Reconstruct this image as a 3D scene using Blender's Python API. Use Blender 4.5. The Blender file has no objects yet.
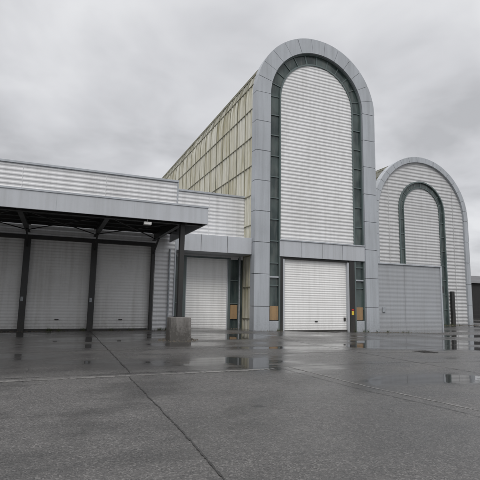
import bpy, math, random
from mathutils import Matrix, Vector
random.seed(7)
S=bpy.context.scene
# ---------------------------------------------------------------- materials
def newmat(name):
    m=bpy.data.materials.new(name); m.use_nodes=True
    nt=m.node_tree; b=nt.nodes["Principled BSDF"]; return m,nt,b
def N(nt,t,**k):
    n=nt.nodes.new(t)
    for a,v in k.items(): setattr(n,a,v)
    return n
def noise(nt,scale3,scale=1.0,detail=4,rough=.55,off=(0,0,0)):
    tc=N(nt,'ShaderNodeTexCoord'); mp=N(nt,'ShaderNodeMapping')
    mp.inputs['Scale'].default_value=scale3; mp.inputs['Location'].default_value=off
    nz=N(nt,'ShaderNodeTexNoise'); nz.inputs['Scale'].default_value=scale
    nz.inputs['Detail'].default_value=detail; nz.inputs['Roughness'].default_value=rough
    nt.links.new(tc.outputs['Object'],mp.inputs['Vector']); nt.links.new(mp.outputs[0],nz.inputs['Vector'])
    return nz.outputs['Fac']
def ramp(nt,src,a,b,va=0.,vb=1.):
    r=N(nt,'ShaderNodeMapRange'); r.inputs[1].default_value=a; r.inputs[2].default_value=b
    r.inputs[3].default_value=va; r.inputs[4].default_value=vb
    nt.links.new(src,r.inputs[0]); return r.outputs[0]
def mathn(nt,op,a,b=None):
    n=N(nt,'ShaderNodeMath',operation=op)
    for i,v in enumerate((a,b)):
        if v is None: continue
        if isinstance(v,(int,float)): n.inputs[i].default_value=v
        else: nt.links.new(v,n.inputs[i])
    return n.outputs[0]
def mix(nt,fac,a,b):
    n=N(nt,'ShaderNodeMix',data_type='RGBA')
    if isinstance(fac,(int,float)): n.inputs[0].default_value=fac
    else: nt.links.new(fac,n.inputs[0])
    for i,v in ((6,a),(7,b)):
        if isinstance(v,tuple): n.inputs[i].default_value=(*v,1)
        else: nt.links.new(v,n.inputs[i])
    return n.outputs[2]
def painted(name,c,dirt,amount=.6,rough=.45,streak=1.0,metal=0.0,seed=0,lowdirt=True):
    m,nt,b=newmat(name)
    st=noise(nt,(2.2,2.2,.12),1.6,3,.6,(seed,0,0)); bl=noise(nt,(1,1,1),.35,3,.6,(0,seed,0)); fi=noise(nt,(1,1,1),9,2,.6)
    f=mathn(nt,'MULTIPLY',ramp(nt,st,.42,.78),streak)
    f=mathn(nt,'ADD',f,mathn(nt,'MULTIPLY',ramp(nt,bl,.4,.75),.55))
    f=mathn(nt,'ADD',f,mathn(nt,'MULTIPLY',ramp(nt,fi,.45,.8),.25))
    if lowdirt:
        g=N(nt,'ShaderNodeNewGeometry'); sx=N(nt,'ShaderNodeSeparateXYZ'); nt.links.new(g.outputs['Position'],sx.inputs[0])
        lo=mathn(nt,'MULTIPLY',ramp(nt,sx.outputs[2],.9,-.4),ramp(nt,fi,.3,.65,.5,1.4))
        f=mathn(nt,'ADD',f,lo)
    f=mathn(nt,'MULTIPLY',f,amount); f=mathn(nt,'MINIMUM',f,1.)
    nt.links.new(mix(nt,f,c,dirt),b.inputs['Base Color'])
    nt.links.new(ramp(nt,bl,.3,.7,rough-.08,rough+.12),b.inputs['Roughness'])
    b.inputs['Metallic'].default_value=metal
    return m
WHITE=painted('white_corrugated_metal',(.70,.705,.71),(.47,.47,.46),.5,seed=3)
WHITE2=painted('white_metal_siding',(.65,.655,.665),(.42,.42,.42),.5,seed=11)
WHITE3=painted('grey_white_siding',(.53,.535,.54),(.36,.36,.36),.5,seed=19)
DOOR=painted('roller_door_metal',(.66,.66,.655),(.38,.37,.35),.5,seed=23)
DOORW=painted('white_door_metal',(.80,.80,.79),(.5,.49,.47),.35,seed=31)
BLUE=painted('blue_grey_panel',(.41,.435,.465),(.27,.285,.30),.55,.35,seed=5)
BLUEL=painted('light_blue_grey_fascia',(.47,.49,.52),(.33,.34,.35),.5,.38,seed=9)
GREYBOX=painted('grey_annex_cladding',(.34,.355,.375),(.25,.255,.26),.45,.4,seed=15)
BLACK=painted('dark_steel',(.018,.019,.02),(.04,.037,.033),.6,.5,seed=2)
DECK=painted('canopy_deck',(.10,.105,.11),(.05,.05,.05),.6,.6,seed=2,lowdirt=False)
ORANGE=painted('ochre_plywood',(.34,.22,.11),(.18,.12,.07),.8,.6,seed=8)
CONC=painted('weathered_concrete',(.20,.19,.18),(.07,.066,.06),1.0,.75,seed=6)
GREENF=painted('green_window_frame',(.10,.135,.135),(.09,.10,.095),.6,.4,seed=4)
ROOF=painted('roof_membrane',(.12,.12,.125),(.07,.07,.07),.6,.7,seed=4,lowdirt=False)
FAR=painted('far_dark_cladding',(.022,.021,.021),(.016,.016,.016),.6,.7,seed=4)
def glassmat():
    m,nt,b=newmat('tinted_green_glass')
    v=noise(nt,(1,1,.8),.9,2); c=noise(nt,(1.5,1.5,.3),2.5,4)
    col=mix(nt,ramp(nt,v,.4,.62),(.028,.042,.042),(.07,.095,.09))
    nt.links.new(mix(nt,ramp(nt,c,.45,.85,0,.7),col,(.14,.15,.14)),b.inputs['Base Color'])
    nt.links.new(ramp(nt,c,.3,.7,.06,.25),b.inputs['Roughness']); return m
GLASS=glassmat()
def vaultmat():
    m,nt,b=newmat('stained_vault_panels')
    g=N(nt,'ShaderNodeNewGeometry'); sn=N(nt,'ShaderNodeSeparateXYZ'); nt.links.new(g.outputs['Normal'],sn.inputs[0])
    sp=N(nt,'ShaderNodeSeparateXYZ'); nt.links.new(g.outputs['Position'],sp.inputs[0])
    cy=mathn(nt,'FLOOR',mathn(nt,'DIVIDE',mathn(nt,'SUBTRACT',sp.outputs[1],25.45),1.5)); cz=mathn(nt,'FLOOR',mathn(nt,'DIVIDE',mathn(nt,'SUBTRACT',sp.outputs[2],.6),2.0))
    cb=N(nt,'ShaderNodeCombineXYZ'); nt.links.new(cy,cb.inputs[0]); nt.links.new(cz,cb.inputs[1])
    wn=N(nt,'ShaderNodeTexWhiteNoise',noise_dimensions='3D'); nt.links.new(cb.outputs[0],wn.inputs['Vector'])
    st=noise(nt,(.3,1.7,.16),1.7,4,.65); fine=noise(nt,(.5,5,.5),2,4,.65,(4,2,1)); bl=noise(nt,(1,1,1),.28,3)
    s2=mathn(nt,'ADD',st,ramp(nt,wn.outputs['Value'],0,1,-.08,.08))
    c=mix(nt,ramp(nt,s2,.40,.68),(.68,.665,.57),(.42,.385,.24))
    c=mix(nt,ramp(nt,fine,.5,.8,0,.65),c,(.22,.205,.13))
    c=mix(nt,ramp(nt,bl,.45,.7,0,.45),c,(.70,.69,.62))
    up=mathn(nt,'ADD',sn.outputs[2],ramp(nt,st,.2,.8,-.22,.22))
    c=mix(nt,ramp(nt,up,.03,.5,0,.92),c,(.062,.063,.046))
    nt.links.new(c,b.inputs['Base Color']); b.inputs['Roughness'].default_value=.55; return m
VAULT=vaultmat()
VRIB=painted('vault_rib',(.27,.26,.19),(.11,.105,.075),.8,.6,seed=14,lowdirt=False)
PUDDLES=[(9.4,7.9,2.4,.8,.20),(11.6,8.9,1.3,.5,.12),(13.5,16.8,4.5,1.3,.11),(7.5,19.5,3.2,.9,.12),(20,17.5,5,1.4,.13),(28,22,5,1.5,.12),(2,19,2.2,.6,.08),(13,11.5,2,.5,.10)]
def groundmat():
    m,nt,b=newmat('wet_asphalt')
    big=noise(nt,(1,1,1),.16,3,.6); med=noise(nt,(1,1,1),.9,5,.65,(3,1,0)); cl=noise(nt,(1,1,1),9,3,.7,(1,7,0))
    c=mix(nt,ramp(nt,med,.3,.7),(.052,.050,.048),(.096,.092,.088))
    c=mix(nt,ramp(nt,big,.35,.7,0,.6),c,(.115,.110,.105))
    c=mix(nt,ramp(nt,cl,.42,.7,0,.42),c,(.034,.033,.032))
    tc=N(nt,'ShaderNodeTexCoord')
    vo=N(nt,'ShaderNodeTexVoronoi'); vo.inputs['Scale'].default_value=62; nt.links.new(tc.outputs['Object'],vo.inputs['Vector'])
    sp=N(nt,'ShaderNodeSeparateColor'); nt.links.new(vo.outputs['Color'],sp.inputs[0])
    c=mix(nt,ramp(nt,sp.outputs[0],.6,1.,0,.5),c,(.24,.23,.22))
    c=mix(nt,ramp(nt,sp.outputs[1],.6,1.,0,.6),c,(.020,.020,.020))
    wn_=N(nt,'ShaderNodeTexNoise'); wn_.inputs['Scale'].default_value=1.3; nt.links.new(tc.outputs['Object'],wn_.inputs['Vector'])
    ad=N(nt,'ShaderNodeVectorMath',operation='ADD'); nt.links.new(tc.outputs['Object'],ad.inputs[0]); nt.links.new(wn_.outputs['Color'],ad.inputs[1])
    ve=N(nt,'ShaderNodeTexVoronoi',feature='DISTANCE_TO_EDGE'); ve.inputs['Scale'].default_value=.23; nt.links.new(ad.outputs[0],ve.inputs['Vector'])
    crack=mathn(nt,'MULTIPLY',ramp(nt,ve.outputs[0],.0035,.001),ramp(nt,med,.45,.6))
    c=mix(nt,mathn(nt,'MULTIPLY',crack,.7),c,(.018,.018,.018))
    p1=noise(nt,(.55,1.0,1),.33,4,.5,(7.3,2.1,0)); wet=noise(nt,(.7,1.2,1),.75,5,.6,(2,9,0))
    g=N(nt,'ShaderNodeNewGeometry'); sx=N(nt,'ShaderNodeSeparateXYZ'); nt.links.new(g.outputs['Position'],sx.inputs[0])
    s=mathn(nt,'ADD',p1,ramp(nt,sx.outputs[1],8,17,-.07,.035))
    for (px,py,rx,ry,a) in PUDDLES:
        dx=mathn(nt,'DIVIDE',mathn(nt,'SUBTRACT',sx.outputs[0],px),rx); dy=mathn(nt,'DIVIDE',mathn(nt,'SUBTRACT',sx.outputs[1],py),ry)
        r2=mathn(nt,'ADD',mathn(nt,'MULTIPLY',dx,dx),mathn(nt,'MULTIPLY',dy,dy))
        s=mathn(nt,'ADD',s,ramp(nt,r2,0,1.8,a,0))
    s=mathn(nt,'ADD',s,ramp(nt,cl,.3,.7,-.018,.018)); s=mathn(nt,'ADD',s,ramp(nt,wet,.3,.7,-.03,.03))
    pm=ramp(nt,s,.55,.61)
    damp=mathn(nt,'MAXIMUM',ramp(nt,s,.36,.55),ramp(nt,wet,.46,.60,0,.75))
    c=mix(nt,mathn(nt,'MULTIPLY',damp,.5),c,(.030,.030,.030))
    c=mix(nt,mathn(nt,'MULTIPLY',pm,.6),c,(.026,.026,.026))
    nt.links.new(c,b.inputs['Base Color'])
    r=mathn(nt,'ADD',ramp(nt,damp,0,1,.44,.17),ramp(nt,cl,.3,.7,-.07,.09))
    inv=mathn(nt,'SUBTRACT',1.,pm)
    r=mathn(nt,'ADD',mathn(nt,'MULTIPLY',r,inv),mathn(nt,'MULTIPLY',pm,.035))
    nt.links.new(r,b.inputs['Roughness'])
    fn=noise(nt,(1,1,1),30,3,.75)
    bn=N(nt,'ShaderNodeBump'); bn.inputs['Distance'].default_value=.014
    st_=mathn(nt,'MULTIPLY',inv,ramp(nt,damp,0,1,.8,.5))
    nt.links.new(fn,bn.inputs['Height']); nt.links.new(st_,bn.inputs['Strength']); nt.links.new(bn.outputs[0],b.inputs['Normal'])
    b.inputs['IOR'].default_value=1.45
    return m
GROUND=groundmat()
def simple(name,c,r=.6):
    m,nt,b=newmat(name); f=noise(nt,(1,1,1),3,4); f2=noise(nt,(1,1,1),25,3)
    nt.links.new(mix(nt,ramp(nt,mathn(nt,'MULTIPLY',mathn(nt,'ADD',f,f2),.5),.35,.65),tuple(x*.6 for x in c),tuple(min(1,x*1.35) for x in c)),b.inputs['Base Color'])
    b.inputs['Roughness'].default_value=r; return m
TAR=simple('tar_sealant',(.026,.025,.024),.4)
STRIP=simple('worn_concrete_strip',(.15,.145,.138),.4)
LAMPM=simple('lamp_housing',(.7,.7,.68),.4)
LEAF=simple('foliage',(.05,.065,.035),.8)
WEED=simple('weeds',(.06,.075,.03),.8)
GRIT=simple('grit_debris',(.10,.085,.065),.8)
IRON=simple('cast_iron',(.03,.028,.026),.4)
SIGNY=simple('yellow_label',(.7,.5,.05),.5)
RED=simple('red_label',(.45,.03,.02),.5)
PVC=simple('downpipe_metal',(.28,.30,.32),.4)

# ---------------------------------------------------------------- mesh helpers
def empty(name):
    e=bpy.data.objects.new(name,None); S.collection.objects.link(e); return e
class B:
    def __init__(s): s.v=[]; s.f=[]
    def quad(s,a,b,c,d):
        i=len(s.v); s.v+=[a,b,c,d]; s.f.append((i,i+1,i+2,i+3))
    def hexa(s,p):
        i=len(s.v); s.v+=p
        for f in ((3,2,1,0),(4,5,6,7),(0,1,5,4),(1,2,6,5),(2,3,7,6),(3,0,4,7)): s.f.append(tuple(i+k for k in f))
    def box(s,x0,x1,y0,y1,z0,z1):
        s.hexa([(x0,y0,z0),(x1,y0,z0),(x1,y1,z0),(x0,y1,z0),(x0,y0,z1),(x1,y0,z1),(x1,y1,z1),(x0,y1,z1)])
    def bar(s,a,b,w,h):
        a=Vector(a);b=Vector(b);d=(b-a).normalized()
        up=Vector((0,0,1)) if abs(d.z)<.9 else Vector((0,1,0))
        sd=d.cross(up).normalized()*w/2; u=sd.cross(d).normalized()*h/2
        s.hexa([tuple(a-sd-u),tuple(a+sd-u),tuple(b+sd-u),tuple(b-sd-u),tuple(a-sd+u),tuple(a+sd+u),tuple(b+sd+u),tuple(b-sd+u)])
    def tube(s,a,b,r,n=10):
        a=Vector(a);b=Vector(b);d=(b-a).normalized(); up=Vector((0,0,1)) if abs(d.z)<.9 else Vector((0,1,0))
        u=d.cross(up).normalized(); v=d.cross(u); i=len(s.v)
        for p in (a,b):
            for k in range(n): t=2*math.pi*k/n; s.v.append(tuple(p+(u*math.cos(t)+v*math.sin(t))*r))
        for k in range(n): s.f.append((i+k,i+(k+1)%n,i+n+(k+1)%n,i+n+k))
        s.f.append(tuple(i+k for k in range(n))); s.f.append(tuple(i+n+k for k in range(n)))
    def obj(s,name,mat,parent=None,bevel=0):
        me=bpy.data.meshes.new(name); me.from_pydata(s.v,[],s.f); me.validate(); me.update()
        o=bpy.data.objects.new(name,me); S.collection.objects.link(o); me.materials.append(mat)
        import bmesh
        bm=bmesh.new(); bm.from_mesh(me)
        bmesh.ops.recalc_face_normals(bm,faces=bm.faces); bm.to_mesh(me); bm.free()
        if bevel:
            md=o.modifiers.new('bevel','BEVEL'); md.width=bevel; md.segments=2
        if parent: o.parent=parent
        return o
def wave(z,pitch,depth):
    t=(z/pitch)%1.0
    return depth*(.5-.5*max(-1,min(1,1.35*math.cos(2*math.pi*t))))
def corr(b,cx,z0,z1,y,wo,wi=None,pitch=.24,depth=.03,n=8):
    k=int((z1-z0)/pitch*n); prev=None
    for i in range(k+1):
        z=z0+(z1-z0)*i/k; yy=y-wave(z,pitch,depth)
        a=wo(z); c=wi(z) if wi else 0
        row=((cx-a,yy,z),(cx-c,yy,z),(cx+c,yy,z),(cx+a,yy,z))
        if prev:
            if wi is None: b.quad(prev[0],prev[3],row[3],row[0])
            else:
                b.quad(prev[0],prev[1],row[1],row[0]); b.quad(prev[2],prev[3],row[3],row[2])
        prev=row
def corr_rect(b,x0,x1,z0,z1,y,pitch=.24,depth=.03,n=8):
    cx=(x0+x1)/2; w=(x1-x0)/2; corr(b,cx,z0,z1,y,lambda z:w,None,pitch,depth,n)
def arch_ring(b,cx,zs,ro,ri,y0,y1,z0,nst,narc,gap=.02,sub=3,jit=0):
    for sgn in (-1,1):
        for i in range(nst):
            j=random.uniform(-jit,jit)
            za=z0+(zs-z0)*i/nst+gap/2; zb=z0+(zs-z0)*(i+1)/nst-gap/2
            xa,xb=sorted((cx+sgn*ri,cx+sgn*ro)); b.box(xa,xb,y0+j,y1,za,zb)
    for i in range(narc):
        t0=math.pi*i/narc; t1=math.pi*(i+1)/narc; g=gap/2/ro
        t0+=g;t1-=g; j=random.uniform(-jit,jit); ya=y0+j
        for k in range(sub):
            a=t0+(t1-t0)*k/sub; c=t0+(t1-t0)*(k+1)/sub
            P=lambda r,t,y:(cx+r*math.cos(t),y,zs+r*math.sin(t))
            b.quad(P(ri,a,ya),P(ro,a,ya),P(ro,c,ya),P(ri,c,ya))
            b.quad(P(ri,a,y1),P(ri,c,y1),P(ro,c,y1),P(ro,a,y1))
            b.quad(P(ro,a,ya),P(ro,a,y1),P(ro,c,y1),P(ro,c,ya))
            b.quad(P(ri,a,ya),P(ri,c,ya),P(ri,c,y1),P(ri,a,y1))
            if k==0: b.quad(P(ri,a,ya),P(ri,a,y1),P(ro,a,y1),P(ro,a,ya))
            if k==sub-1: b.quad(P(ri,c,ya),P(ro,c,ya),P(ro,c,y1),P(ri,c,y1))
def archw(r,zs):
    return lambda z: r if z<=zs else math.sqrt(max(0,r*r-(z-zs)**2))
GZ=lambda x:-.02*max(0,min(18,x-8))
# ---------------------------------------------------------------- ground
xs=[-900,-200,-60,-20,0,6,7,8,9,10,12,16,20,24,25,26,27,28,32,60,200,1400]
ys=[-300,-60,0,20,60,150,400,1500]
def gz(x): return sum(GZ(x+d) for d in (-1,-.5,0,.5,1))/5
b=B()
for i in range(len(xs)-1):
    for j in range(len(ys)-1):
        b.quad(*[(x,y,gz(x)) for x,y in ((xs[i],ys[j]),(xs[i+1],ys[j]),(xs[i+1],ys[j+1]),(xs[i],ys[j+1]))])
g=b.obj('asphalt_ground',GROUND)
def strip(name,pts,w,mat,z=.004,jit=.0,step=.12):
    b=B(); L=[]
    for (x0,y0),(x1,y1) in zip(pts[:-1],pts[1:]):
        n=max(1,int(math.hypot(x1-x0,y1-y0)/step))
        for i in range(n): L.append((x0+(x1-x0)*i/n,y0+(y1-y0)*i/n))
    L.append(pts[-1]); prev=None; wob=0
    for i,(x,y) in enumerate(L):
        j=min(i+1,len(L)-1); k=max(0,j-1)
        dx,dy=L[j][0]-L[k][0],L[j][1]-L[k][1]; l=math.hypot(dx,dy) or 1; nx,ny=-dy/l,dx/l
        wob=wob*.85+random.uniform(-jit,jit); ww=w*random.uniform(.35,1.4)/2
        p=(x+nx*(wob+ww),y+ny*(wob+ww)),(x+nx*(wob-ww),y+ny*(wob-ww))
        if prev: b.quad(*[(q[0],q[1],gz(q[0])+z) for q in (prev[0],prev[1],p[1],p[0])])
        prev=p
    return b.obj(name,mat)
strip('pavement_joint',[(1.6,10.0),(1.62,6),(1.55,3),(1.5,-1)],.022,TAR,.008,.006,.05)
strip('pavement_joint',[(5.4,10.2),(5.6,7.5),(6.0,5.2),(6.1,1)],.018,TAR,.008,.008,.06)
strip('pavement_joint',[(-16,10.45),(5.4,10.45),(12,10.3),(26,9.9)],.022,TAR,.008,.01)
strip('pavement_joint',[(1.7,10.6),(1.75,15),(1.8,24.4)],.03,TAR,.008,.01)
strip('pavement_joint',[(-12,15.2),(4,15.3),(20,15.1),(32,15)],.03,TAR,.008,.012)
strip('pavement_joint',[(10.2,-2),(10.1,6),(10,14),(10,24)],.03,TAR,.008,.012)
strip('concrete_drain_strip',[(-16,10.15),(5.2,10.15)],.15,STRIP,.004,.006,.05)
strip('concrete_drain_strip',[(5.75,10.4),(5.95,7.5),(6.4,5.1),(6.6,1)],.05,STRIP,.004,.008,.05)
strip('concrete_drain_strip',[(6,13.2),(14,13.0),(26,12.4)],.13,STRIP,.004,.008,.05)
def grate(x,y):
    e=empty('drain_grate'); z=gz(x)
    b=B(); w=.28
    for i in range(7):
        xx=x-w+i*2*w/6; b.box(xx-.015,xx+.015,y-w,y+w,z+.004,z+.016)
    for s in (-1,1): b.box(x-w-.05,x+w+.05,y+s*(w+.025)-.025,y+s*(w+.025)+.025,z+.003,z+.018)
    b.obj('bars',IRON,e)
grate(13,13.0)
# ---------------------------------------------------------------- main arched warehouse
W=empty('arched_warehouse')
cx,zs,Y=16.05,15.4,25.0
b=B(); arch_ring(b,cx,zs,4.78,3.72,Y-.2,Y+.45,-.6,8,13,.025,5,.006); b.obj('arch_rim_panels',BLUE,W,.012)
b=B(); arch_ring(b,cx,zs,4.74,3.76,Y-.12,Y+.40,-.6,1,17,0,4); b.obj('rim_backing',BLACK,W)
b=B(); arch_ring(b,cx,zs,3.70,2.92,Y+.10,Y+.16,-.6,1,24,0,2); b.obj('glass_strip',GLASS,W)
b=B()
arch_ring(b,cx,zs,3.74,3.64,Y-.02,Y+.2,-.6,1,30,0,1); arch_ring(b,cx,zs,2.98,2.88,Y-.04,Y+.2,-.6,1,30,0,1)
z=1.3
while z<zs:
    for s in (-1,1):
        a,c=sorted((cx+s*2.985,cx+s*3.635)); b.box(a,c,Y+.03,Y+.2,z-.035,z+.035)
    z+=1.42
for i in range(0,13):
    t=math.pi*i/12; P=lambda r:(cx+r*math.cos(t),Y+.1,zs+r*math.sin(t)); b.bar(P(2.985),P(3.635),.1,.06)
b.obj('glazing_bars',GREENF,W)
b=B(); corr(b,cx,5.66,zs+2.87,Y+.04,archw(2.88,zs)); b.obj('corrugated_infill',WHITE,W)
b=B(); b.box(cx-2.95,cx+3.72,Y-.12,Y+.3,4.58,5.65); b.obj('lintel_band',BLUEL,W,.015)
b=B()
for x in (14.7,16.3,17.9): b.box(x-.009,x+.009,Y-.123,Y,4.6,5.64)
b.obj('lintel_joints',BLACK,W)
b=B(); b.box(cx-2.97,cx+3.72,Y-.17,Y-.121,5.62,5.70); b.obj('lintel_flashing',BLUE,W,.005)
b=B(); corr_rect(b,13.5,18.35,-.5,4.45,Y+.2,.15,.014,6); b.obj('roller_door',DOORW,W)
b=B()
b.box(13.17,13.36,Y-.05,Y+.3,-.6,4.578); b.box(18.5,18.92,Y-.05,Y+.3,-.6,4.578); b.box(13.36,18.5,Y+.02,Y+.3,4.45,4.578)
b.obj('door_posts',BLACK,W,.01)
b=B(); b.box(13.36,13.5,Y,Y+.28,-.6,4.45); b.box(18.35,18.5,Y,Y+.28,-.6,4.45); b.obj('door_frame',BLUEL,W,.008)
b=B(); b.box(13.5,18.35,Y+.1,Y+.195,-.5,gz(16)+.07); b.obj('door_seal',BLACK,W)
b=B()
for a,c in ((12.46,13.05),(19.05,19.62)): b.box(a,c,Y+.02,Y+.08,.55,1.42)
b.obj('ochre_panels',ORANGE,W)
b=B()
for a,c in ((12.4,13.1),(19.0,19.7)): b.box(a,c,Y-.02,Y+.18,-.6,.5); b.box(a,c,Y,Y+.14,3.2,3.3)
b.obj('plinth_panels',BLUE,W,.01)
b=B(); b.box(15.85,16.05,Y+.13,Y+.19,.45,.5); b.box(18.12,18.26,Y+.13,Y+.19,.5,.72); b.obj('door_handle',BLACK,W)
b=B(); b.box(18.62,18.8,Y-.062,Y-.051,.9,1.15); b.obj('warning_label',SIGNY,W)
b=B(); b.box(18.62,18.8,Y-.062,Y-.051,1.2,1.3); b.obj('red_label',RED,W)
def vault(parent,cx,zs,r,y0,y1,z0,step,mat,rib):
    b=B(); prof=[(cx-r,z0)]
    nz=8
    for i in range(1,nz+1): prof.append((cx-r,z0+(zs-z0)*i/nz))
    for i in range(1,33): t=math.pi-math.pi*i/32; prof.append((cx+r*math.cos(t),zs+r*math.sin(t)))
    prof.append((cx+r,z0))
    ny=int((y1-y0)/.1)
    def off(y): return .025*math.cos(2*math.pi*(y-y0)/.5)
    idx=[]
    for j in range(ny+1):
        y=y0+(y1-y0)*j/ny; o=off(y); row=[]
        for (x,z) in prof:
            if z<=zs: nx,nzv=(-1 if x<cx else 1),0
            else: nx,nzv=(x-cx)/r,(z-zs)/r
            row.append(len(b.v)); b.v.append((x+nx*o,y,z+nzv*o))
        idx.append(row)
    for j in range(ny):
        for i in range(len(prof)-1): b.f.append((idx[j][i],idx[j][i+1],idx[j+1][i+1],idx[j+1][i]))
    o=b.obj('vault_cladding',mat,parent)
    for p in o.data.polygons: p.use_smooth=True
    b=B(); y=y0+step
    while y<y1:
        arch_ring(b,cx,zs,r+.06,r-.02,y-.03,y+.03,z0,1,28,0,1); y+=step
    b.obj('vault_ribs',rib,parent)
    b=B(); z=z0+1.2
    while z<zs+.1:
        b.box(cx-r-.05,cx-r+.02,y0,y1,z-.025,z+.025); z+=2.0
    for k in range(1,9):
        t=math.pi-math.pi*k/14
        b.bar((cx+(r+.03)*math.cos(t),y0,zs+(r+.03)*math.sin(t)),(cx+(r+.03)*math.cos(t),y1,zs+(r+.03)*math.sin(t)),.05,.05)
    b.obj('vault_purlins',rib,parent)
    b=B(); corr(b,cx,z0,zs+r-.02,y1,archw(r,zs),None,.3,.03,4); b.obj('rear_gable',WHITE,parent)
vault(W,cx,zs,4.60,Y+.45,62,-.6,1.5,VAULT,VRIB)
# ---------------------------------------------------------------- second arched warehouse
W2=empty('arched_warehouse')
c2,z2,Y2=34.35,10.65,34.0
b=B(); arch_ring(b,c2,z2,6.28,5.72,Y2-.2,Y2+.5,-.6,5,17,.03,4,.006); b.obj('arch_rim_panels',BLUE,W2,.012)
b=B(); arch_ring(b,c2,z2,6.24,5.76,Y2-.12,Y2+.42,-.6,1,17,0,4); b.obj('rim_backing',BLACK,W2)
zi=11.3
b=B(); corr(b,c2,-.5,z2+5.74,Y2+.05,archw(5.74,z2),archw(2.95,zi),.36,.045,8); b.obj('corrugated_surround',WHITE3,W2)
b=B(); arch_ring(b,c2,zi,2.95,2.4,Y2+.06,Y2+.12,-.6,1,20,0,2); b.obj('glass_strip',GLASS,W2)
b=B(); arch_ring(b,c2,zi,3.06,2.93,Y2-.1,Y2+.2,-.6,1,30,0,1); arch_ring(b,c2,zi,2.44,2.36,Y2-.02,Y2+.2,-.6,1,30,0,1)
z=1.2
while z<zi:
    for s in (-1,1):
        a,c=sorted((c2+s*2.445,c2+s*2.925)); b.box(a,c,Y2+.0,Y2+.15,z-.04,z+.04)
    z+=1.5
for i in range(0,11):
    t=math.pi*i/10; P=lambda r:(c2+r*math.cos(t),Y2+.08,zi+r*math.sin(t)); b.bar(P(2.445),P(2.925),.1,.08)
b.obj('glazing_bars',GREENF,W2)
b=B(); corr(b,c2,5.6,zi+2.35,Y2+.1,archw(2.37,zi),None,.30,.035); b.obj('corrugated_infill',WHITE3,W2)
b=B(); b.box(c2-2.35,c2+2.35,Y2-.05,Y2+.3,4.5,5.6); b.obj('lintel_band',BLUEL,W2,.015)
b=B(); corr_rect(b,c2-2.2,c2+2.2,-.5,4.5,Y2+.2,.15,.014,6); b.obj('roller_door',DOORW,W2)
b=B(); b.box(c2+4.3,c2+4.33,Y2-.025,Y2,-.5,z2+3.5); b.box(c2-4.33,c2-4.3,Y2-.025,Y2,-.5,z2+3.5); b.obj('cladding_seams',WHITE3,W2)
b=B(); b.box(c2+3.3,c2+3.7,Y2-.3,Y2-.05,-.5,3.1); b.obj('electrical_cabinet',BLACK,W2,.02)
vault(W2,c2,z2,6.1,Y2+.5,64,-.6,1.5,VAULT,VRIB)
# ---------------------------------------------------------------- grey annex
A=empty('metal_clad_annex')
b=B(); corr_rect(b,20.86,26.85,-.6,4.5,Y+.02,.30,.008,10); b.obj('front_cladding',GREYBOX,A)
b=B(); b.box(20.9,26.84,Y+.06,33.7,-.6,4.5); b.obj('core_walls',GREYBOX,A)
b=B(); b.box(20.86,26.93,Y-.07,33.75,4.5,4.60); b.box(26.8,26.92,Y-.06,Y+.08,-.6,4.498); b.obj('cap_flashing',BLUE,A,.01)
b=B(); b.box(23.35,23.365,Y-.012,Y+.0,-.6,4.49); b.obj('panel_seam',GREYBOX,A)
b=B(); b.box(21.25,21.5,Y-.05,Y,1.1,1.45); b.obj('wall_box',PVC,A,.01)
b=B(); b.box(26.94,27.15,Y+.4,Y+.7,-.6,3.0); b.box(26.9,27.5,Y+.35,Y+.75,2.6,3.1); b.obj('side_duct',BLACK,A,.01)
# ---------------------------------------------------------------- loading dock building
D=empty('loading_dock_building')
b=B(); corr_rect(b,-14,6.25,4.85,8.62,Y); corr_rect(b,5.12,6.25,-.1,4.85,Y); b.obj('corrugated_front',WHITE2,D)
b=B(); corr_rect(b,6.3,11.42,5.7,8.62,26.9); b.obj('wing_siding',WHITE2,D)
b=B(); b.box(-14,6.2,Y+.06,48,4.9,8.5); b.box(5.15,6.2,Y+.06,48,-.1,4.9);b.box(6.2,11.4,26.96,48,4.4,8.5); b.box(-14,-13.8,Y+.06,48,-.1,4.9); b.obj('side_walls',WHITE2,D)
b=B(); b.box(-14,6.33,Y-.1,Y+.3,8.62,8.74); b.box(6.335,11.42,26.8,27.2,8.62,8.74); b.box(6.25,6.33,Y-.08,Y+.1,-.1,8.618); b.obj('parapet_cap',BLUE,D,.01)
b=B(); b.box(-13.9,6.2,Y+.3,48,8.502,8.55); b.box(6.2,11.4,27.2,48,8.502,8.55); b.obj('roof',ROOF,D)
b=B()
for x in (-10,-6,-2,2.2): b.box(x-.01,x+.01,Y-.035,Y,5.7,8.6)
b.box(8.9,8.92,26.865,26.9,5.7,8.6); b.obj('siding_laps',WHITE2,D)
posts=[-11.25,-8.0,-4.75,-1.5,1.8,4.98]
b=B()
for p in posts: 
    w=.15 if p<4 else .07
    b.box(p-w,p+w,Y-.12,Y+.2,-.1,4.7)
b.box(-14,5.1,Y-.1,Y+.2,4.7,4.9)
b.obj('steel_posts',BLACK,D,.01)
b=B()
for i,p in enumerate(posts[:-1]):
    corr_rect(b,p+.15,posts[i+1]-(.15 if i<4 else .07),.02,4.7,Y+.18,.16,.016,6)
b.obj('roller_doors',DOOR,D)
b=B()
for i,p in enumerate(posts[:-1]): b.box(p+.15,posts[i+1]-.15,Y+.05,Y+.2,-.1,.10)
b.obj('door_sills',BLACK,D)
b=B()
for i,p in enumerate(posts[:-1]): m_=(p+posts[i+1])/2; b.box(m_-.1,m_+.1,Y+.1,Y+.17,.55,.6)
b.obj('door_handles',BLACK,D)
b=B()
for i,p in enumerate(posts[:-1]): b.box(p-.1,p+.02,Y-.15,Y-.121,1.5,1.72)
b.obj('switch_boxes',PVC,D)
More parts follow.
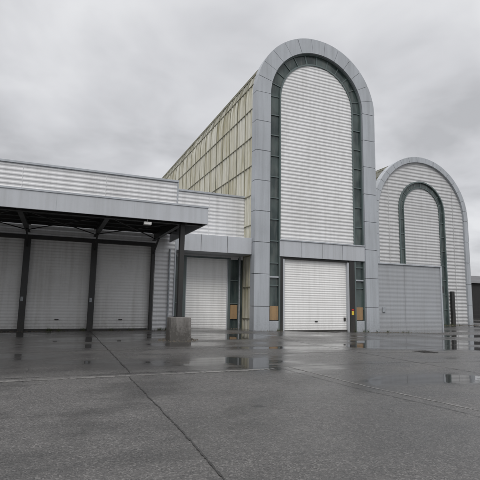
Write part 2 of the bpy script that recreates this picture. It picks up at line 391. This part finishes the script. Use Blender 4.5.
b=B(); b.tube((5.95,Y-.1,-.1),(5.95,Y-.1,4.6),.05); b.tube((11.1,26.75,-.1),(11.1,26.75,4.6),.05); b.obj('downpipes',PVC,D)
b=B(); corr_rect(b,7.55,10.3,-.2,4.4,27.0,.15,.014,6); b.obj('wing_roller_door',DOORW,D)
b=B(); b.box(6.3,7.3,26.98,27.2,-.2,4.4); b.box(10.5,11.4,26.98,27.2,-.2,4.4); b.obj('wing_glazing',GLASS,D)
b=B()
for x0,x1 in ((7.3,7.5),(10.35,10.5),(6.7,6.85),(11.05,11.15)): b.box(x0,x1,26.86,27.2,-.2,4.5)
b.box(7.5,10.35,26.9,27.1,4.4,4.5)
for z in (1.5,3.0): b.box(10.5,11.05,26.9,27.0,z,z+.07); b.box(6.4,6.7,26.9,27.0,z,z+.07); b.box(6.85,7.3,26.9,27.0,z,z+.07)
b.obj('wing_frames',GREENF,D,.008)
b=B(); b.box(7.5,7.55,26.9,27.1,-.2,4.4); b.box(10.3,10.35,26.9,27.1,-.2,4.4); b.obj('wing_door_frame',BLUEL,D)
b=B(); b.box(10.55,11.03,26.9,26.97,.55,1.45); b.obj('ochre_panel',ORANGE,D)
b=B(); b.box(6.34,11.24,Y+.18,26.85,4.62,5.66); b.obj('wing_fascia',BLUEL,D,.015)
b=B()
for x in (7.9,9.6): b.box(x-.009,x+.009,Y+.174,Y+.3,4.63,5.65)
b.obj('fascia_joints',BLACK,D)
# ---------------------------------------------------------------- canopy
C=empty('loading_canopy')
cy0,xr=18.0,5.93
b=B(); b.box(-14,xr,cy0,cy0+.06,4.97,5.72); b.box(xr-.06,xr,cy0+.062,Y-.16,4.97,5.72); b.obj('fascia',BLUEL,C,.01)
b=B(); x=-12.0
while x<xr-.5: b.box(x-.006,x+.006,cy0-.003,cy0+.05,4.98,5.71); x+=2.95
b.box(-14,xr+.02,cy0-.03,cy0-.001,5.68,5.75)
b.obj('fascia_joints',BLUE,C)
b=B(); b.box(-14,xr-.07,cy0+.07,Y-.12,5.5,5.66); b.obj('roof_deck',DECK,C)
b=B()
def ibeam(b,p,q,h,w):
    (x0,y0,z0),(x1,y1,z1)=p,q
    b.bar(p,q,.02,h); b.bar((x0,y0,z0+h/2),(x1,y1,z1+h/2),w,.025); b.bar((x0,y0,z0-h/2),(x1,y1,z1-h/2),w,.025)
for x in (-11.25,-8,-4.75,-1.5,1.8,4.98):
    ibeam(b,(x,cy0+.1,5.22),(x,Y-.14,5.22),.40,.2)
    b.bar((x,Y-.15,4.3),(x,Y-1.5,5.0),.08,.08)
for i in range(6):
    y=cy0+.5+i*1.15; ibeam(b,(-13.9,y,5.43),(xr-.1,y,5.43),.12,.08)
ibeam(b,(-13.9,cy0+.62,5.06),(xr-.1,cy0+.62,5.06),.16,.2)
for k in range(len(posts)-1):
    b.bar((posts[k],cy0+.7,5.08),(posts[k+1],Y-.5,5.08),.04,.04); b.bar((posts[k+1],cy0+.7,5.10),(posts[k],Y-.5,5.10),.04,.04)
b.obj('steel_framing',BLACK,C)
b=B()
for px in (4.95,-8.0):
    b.box(px-.1,px+.1,18.50,18.525,.9,4.97); b.box(px-.1,px+.1,18.715,18.74,.9,4.97); b.box(px-.012,px+.012,18.525,18.715,.9,4.97)
    b.box(px-.2,px+.2,18.42,18.82,.96,.985)
b.obj('steel_column',BLACK,C)
b=B()
for px in (4.95,-8.0):
    b.hexa([(px-.47,18.2,-.1),(px+.47,18.2,-.1),(px+.47,19.0,-.1),(px-.47,19.0,-.1),(px-.43,18.24,.96),(px+.43,18.24,.96),(px+.43,18.96,.96),(px-.43,18.96,.96)])
b.obj('concrete_footing',CONC,C,.03)
b=B(); b.box(3.2,3.5,18.09,18.3,4.76,4.88); b.bar((3.35,18.2,4.88),(3.35,18.2,5.3),.03,.03); b.obj('floodlight',LAMPM,C,.02)
# ---------------------------------------------------------------- litter and weeds at wall feet
def scatter(name,mat,n,fn,blade):
    b=B()
    for i in range(n):
        x,y=fn(); z=gz(x)
        if blade:
            h=random.uniform(.04,.2); a=random.uniform(0,6.28); w=.012; lx,ly=random.uniform(-.08,.08),random.uniform(-.08,.08)
            b.quad((x-w*math.cos(a),y-w*math.sin(a),z),(x+w*math.cos(a),y+w*math.sin(a),z),(x+lx+.002,y+ly,z+h),(x+lx-.002,y+ly,z+h))
        else:
            s=random.uniform(.008,.03); a=random.uniform(0,3); ca,sa=math.cos(a)*s,math.sin(a)*s
            b.hexa([(x+ca,y+sa,z),(x-sa,y+ca,z),(x-ca,y-sa,z),(x+sa,y-ca,z)]+[(x+ca*.6,y+sa*.6,z+s),(x-sa*.6,y+ca*.6,z+s*.8),(x-ca*.6,y-sa*.6,z+s),(x+sa*.6,y-ca*.6,z+s*.7)])
    return b.obj(name,mat)
seg=[(5.1,6.2,24.9),(6.4,7.5,26.8),(10.4,11.1,26.8),(11.3,13.1,24.75),(18.6,26.9,24.75),(-14,5,24.8),(28.2,41,33.7)]
def nearwall(d):
    def f():
        a,c,y=random.choices(seg,[s[1]-s[0] for s in seg])[0]
        return random.uniform(a,c),y-abs(random.gauss(0,d))
    return f
cl_=[nearwall(.02)() for _ in range(45)]
def tuft():
    x,y=random.choice(cl_); return x+random.gauss(0,.07),y+random.gauss(0,.03)
scatter('weeds',WEED,900,tuft,True)
scatter('grit_debris',GRIT,1500,nearwall(.3),False)
def foot():
    a=random.uniform(0,6.28); r=random.uniform(.5,.9); return 4.95+math.cos(a)*r,18.6+math.sin(a)*r
scatter('grit_debris',GRIT,200,foot,False)
# ---------------------------------------------------------------- distance
F=empty('distant_shed')
b=B(); b.box(56,100,50,66,-.6,5.2); b.obj('walls',FAR,F)
b=B(); b.hexa([(55.6,49.6,5.2),(100.4,49.6,5.2),(100.4,66.4,5.2),(55.6,66.4,5.2),(55.6,57,7.0),(100.4,57,7.0),(100.4,59,7.0),(55.6,59,7.0)]); b.obj('roof',ROOF,F)
b=B()
for x in range(58,98,5): b.box(x,x+3,49.9,49.98,-.4,3.6)
b.obj('shed_doors',FAR,F)
b=B()
for i in range(26):
    x=44+i*2.0; b.box(x-.03,x+.03,42,42.06,-.4,1.6)
for z in (.0,.5,1.0,1.5): b.box(44,94,42.01,42.05,z-.0,z+.04)
b.obj('metal_fence',BLACK)
b=B()
for i in range(2600):
    x=random.uniform(-220,330); y=150+random.uniform(0,14); h=7+3*math.sin(x*.11)+2*math.sin(x*.37+1)
    z=random.uniform(-.5,h)*random.uniform(.6,1); s=random.uniform(.5,1.4)
    v=[Vector((random.uniform(-1,1),random.uniform(-1,1),random.uniform(-1,1)))*s for _ in range(4)]
    b.quad(*[tuple(Vector((x,y,z))+q) for q in v])
b.obj('tree_row',LEAF)
# ---------------------------------------------------------------- world
w=bpy.data.worlds.new('World'); S.world=w; w.use_nodes=True; nt=w.node_tree; bg=nt.nodes['Background']
sun_el,sun_az=math.radians(48),math.radians(205)
sky=N(nt,'ShaderNodeTexSky',sky_type='NISHITA'); sky.sun_disc=False; sky.sun_elevation=sun_el; sky.sun_rotation=sun_az
tc=N(nt,'ShaderNodeTexCoord'); sx=N(nt,'ShaderNodeSeparateXYZ'); nt.links.new(tc.outputs['Generated'],sx.inputs[0])
zz=mathn(nt,'MAXIMUM',sx.outputs[2],0.)
den=mathn(nt,'ADD',zz,.22)
cb=N(nt,'ShaderNodeCombineXYZ'); nt.links.new(mathn(nt,'DIVIDE',sx.outputs[0],den),cb.inputs[0]); nt.links.new(mathn(nt,'DIVIDE',sx.outputs[1],den),cb.inputs[1])
def wn(scale,det,off,rough=.55,dist=0.):
    mp=N(nt,'ShaderNodeMapping'); mp.inputs['Location'].default_value=off; nt.links.new(cb.outputs[0],mp.inputs[0])
    n=N(nt,'ShaderNodeTexNoise'); n.inputs['Scale'].default_value=scale; n.inputs['Detail'].default_value=det; n.inputs['Roughness'].default_value=rough; n.inputs['Distortion'].default_value=dist
    nt.links.new(mp.outputs[0],n.inputs['Vector']); return n.outputs['Fac']
n1=wn(.9,5,(3.1,1.7,0),.52,.3); n2=wn(2.6,4,(1,5,2),.5,.4)
cl=mathn(nt,'ADD',mathn(nt,'MULTIPLY',n1,.62),mathn(nt,'MULTIPLY',n2,.38))
cr=N(nt,'ShaderNodeValToRGB'); e=cr.color_ramp.elements
e[0].position=.37; e[0].color=(.50,.505,.525,1); e[1].position=.60; e[1].color=(.80,.805,.825,1)
m_=cr.color_ramp.elements.new(.48); m_.color=(.65,.655,.68,1)
nt.links.new(cl,cr.inputs[0])
zen=ramp(nt,sx.outputs[2],.62,.95,10.,29.)
zn=N(nt,'ShaderNodeVectorMath',operation='SCALE'); nt.links.new(cr.outputs[0],zn.inputs[0]); nt.links.new(zen,zn.inputs['Scale'])
mx=mix(nt,.96,sky.outputs[0],zn.outputs[0])
nt.links.new(mx,bg.inputs[0]); bg.inputs[1].default_value=.1
sl=bpy.data.lights.new('sun','SUN'); sl.energy=1.5; sl.angle=math.radians(25); sl.color=(1,.97,.93)
so=bpy.data.objects.new('sun',sl); S.collection.objects.link(so)
d=Vector((math.sin(sun_az)*math.cos(sun_el),math.cos(sun_az)*math.cos(sun_el),math.sin(sun_el)))
so.rotation_euler=d.to_track_quat('Z','Y').to_euler()
# ---------------------------------------------------------------- camera
cd=bpy.data.cameras.new('camera'); co=bpy.data.objects.new('camera',cd); S.collection.objects.link(co)
cd.sensor_width=36; cd.lens=36*440/480; cd.clip_end=4000; cd.clip_start=.05
R=Matrix.Rotation(-math.radians(22.5),3,'Z')@Matrix.Rotation(math.pi/2+math.radians(8.0),3,'X')@Matrix.Rotation(math.radians(1.0),3,'Z')
co.rotation_euler=R.to_euler(); co.location=(0,0,1.65)
S.camera=co
S.view_settings.view_transform='Standard'; S.view_settings.look='None'; S.view_settings.exposure=0
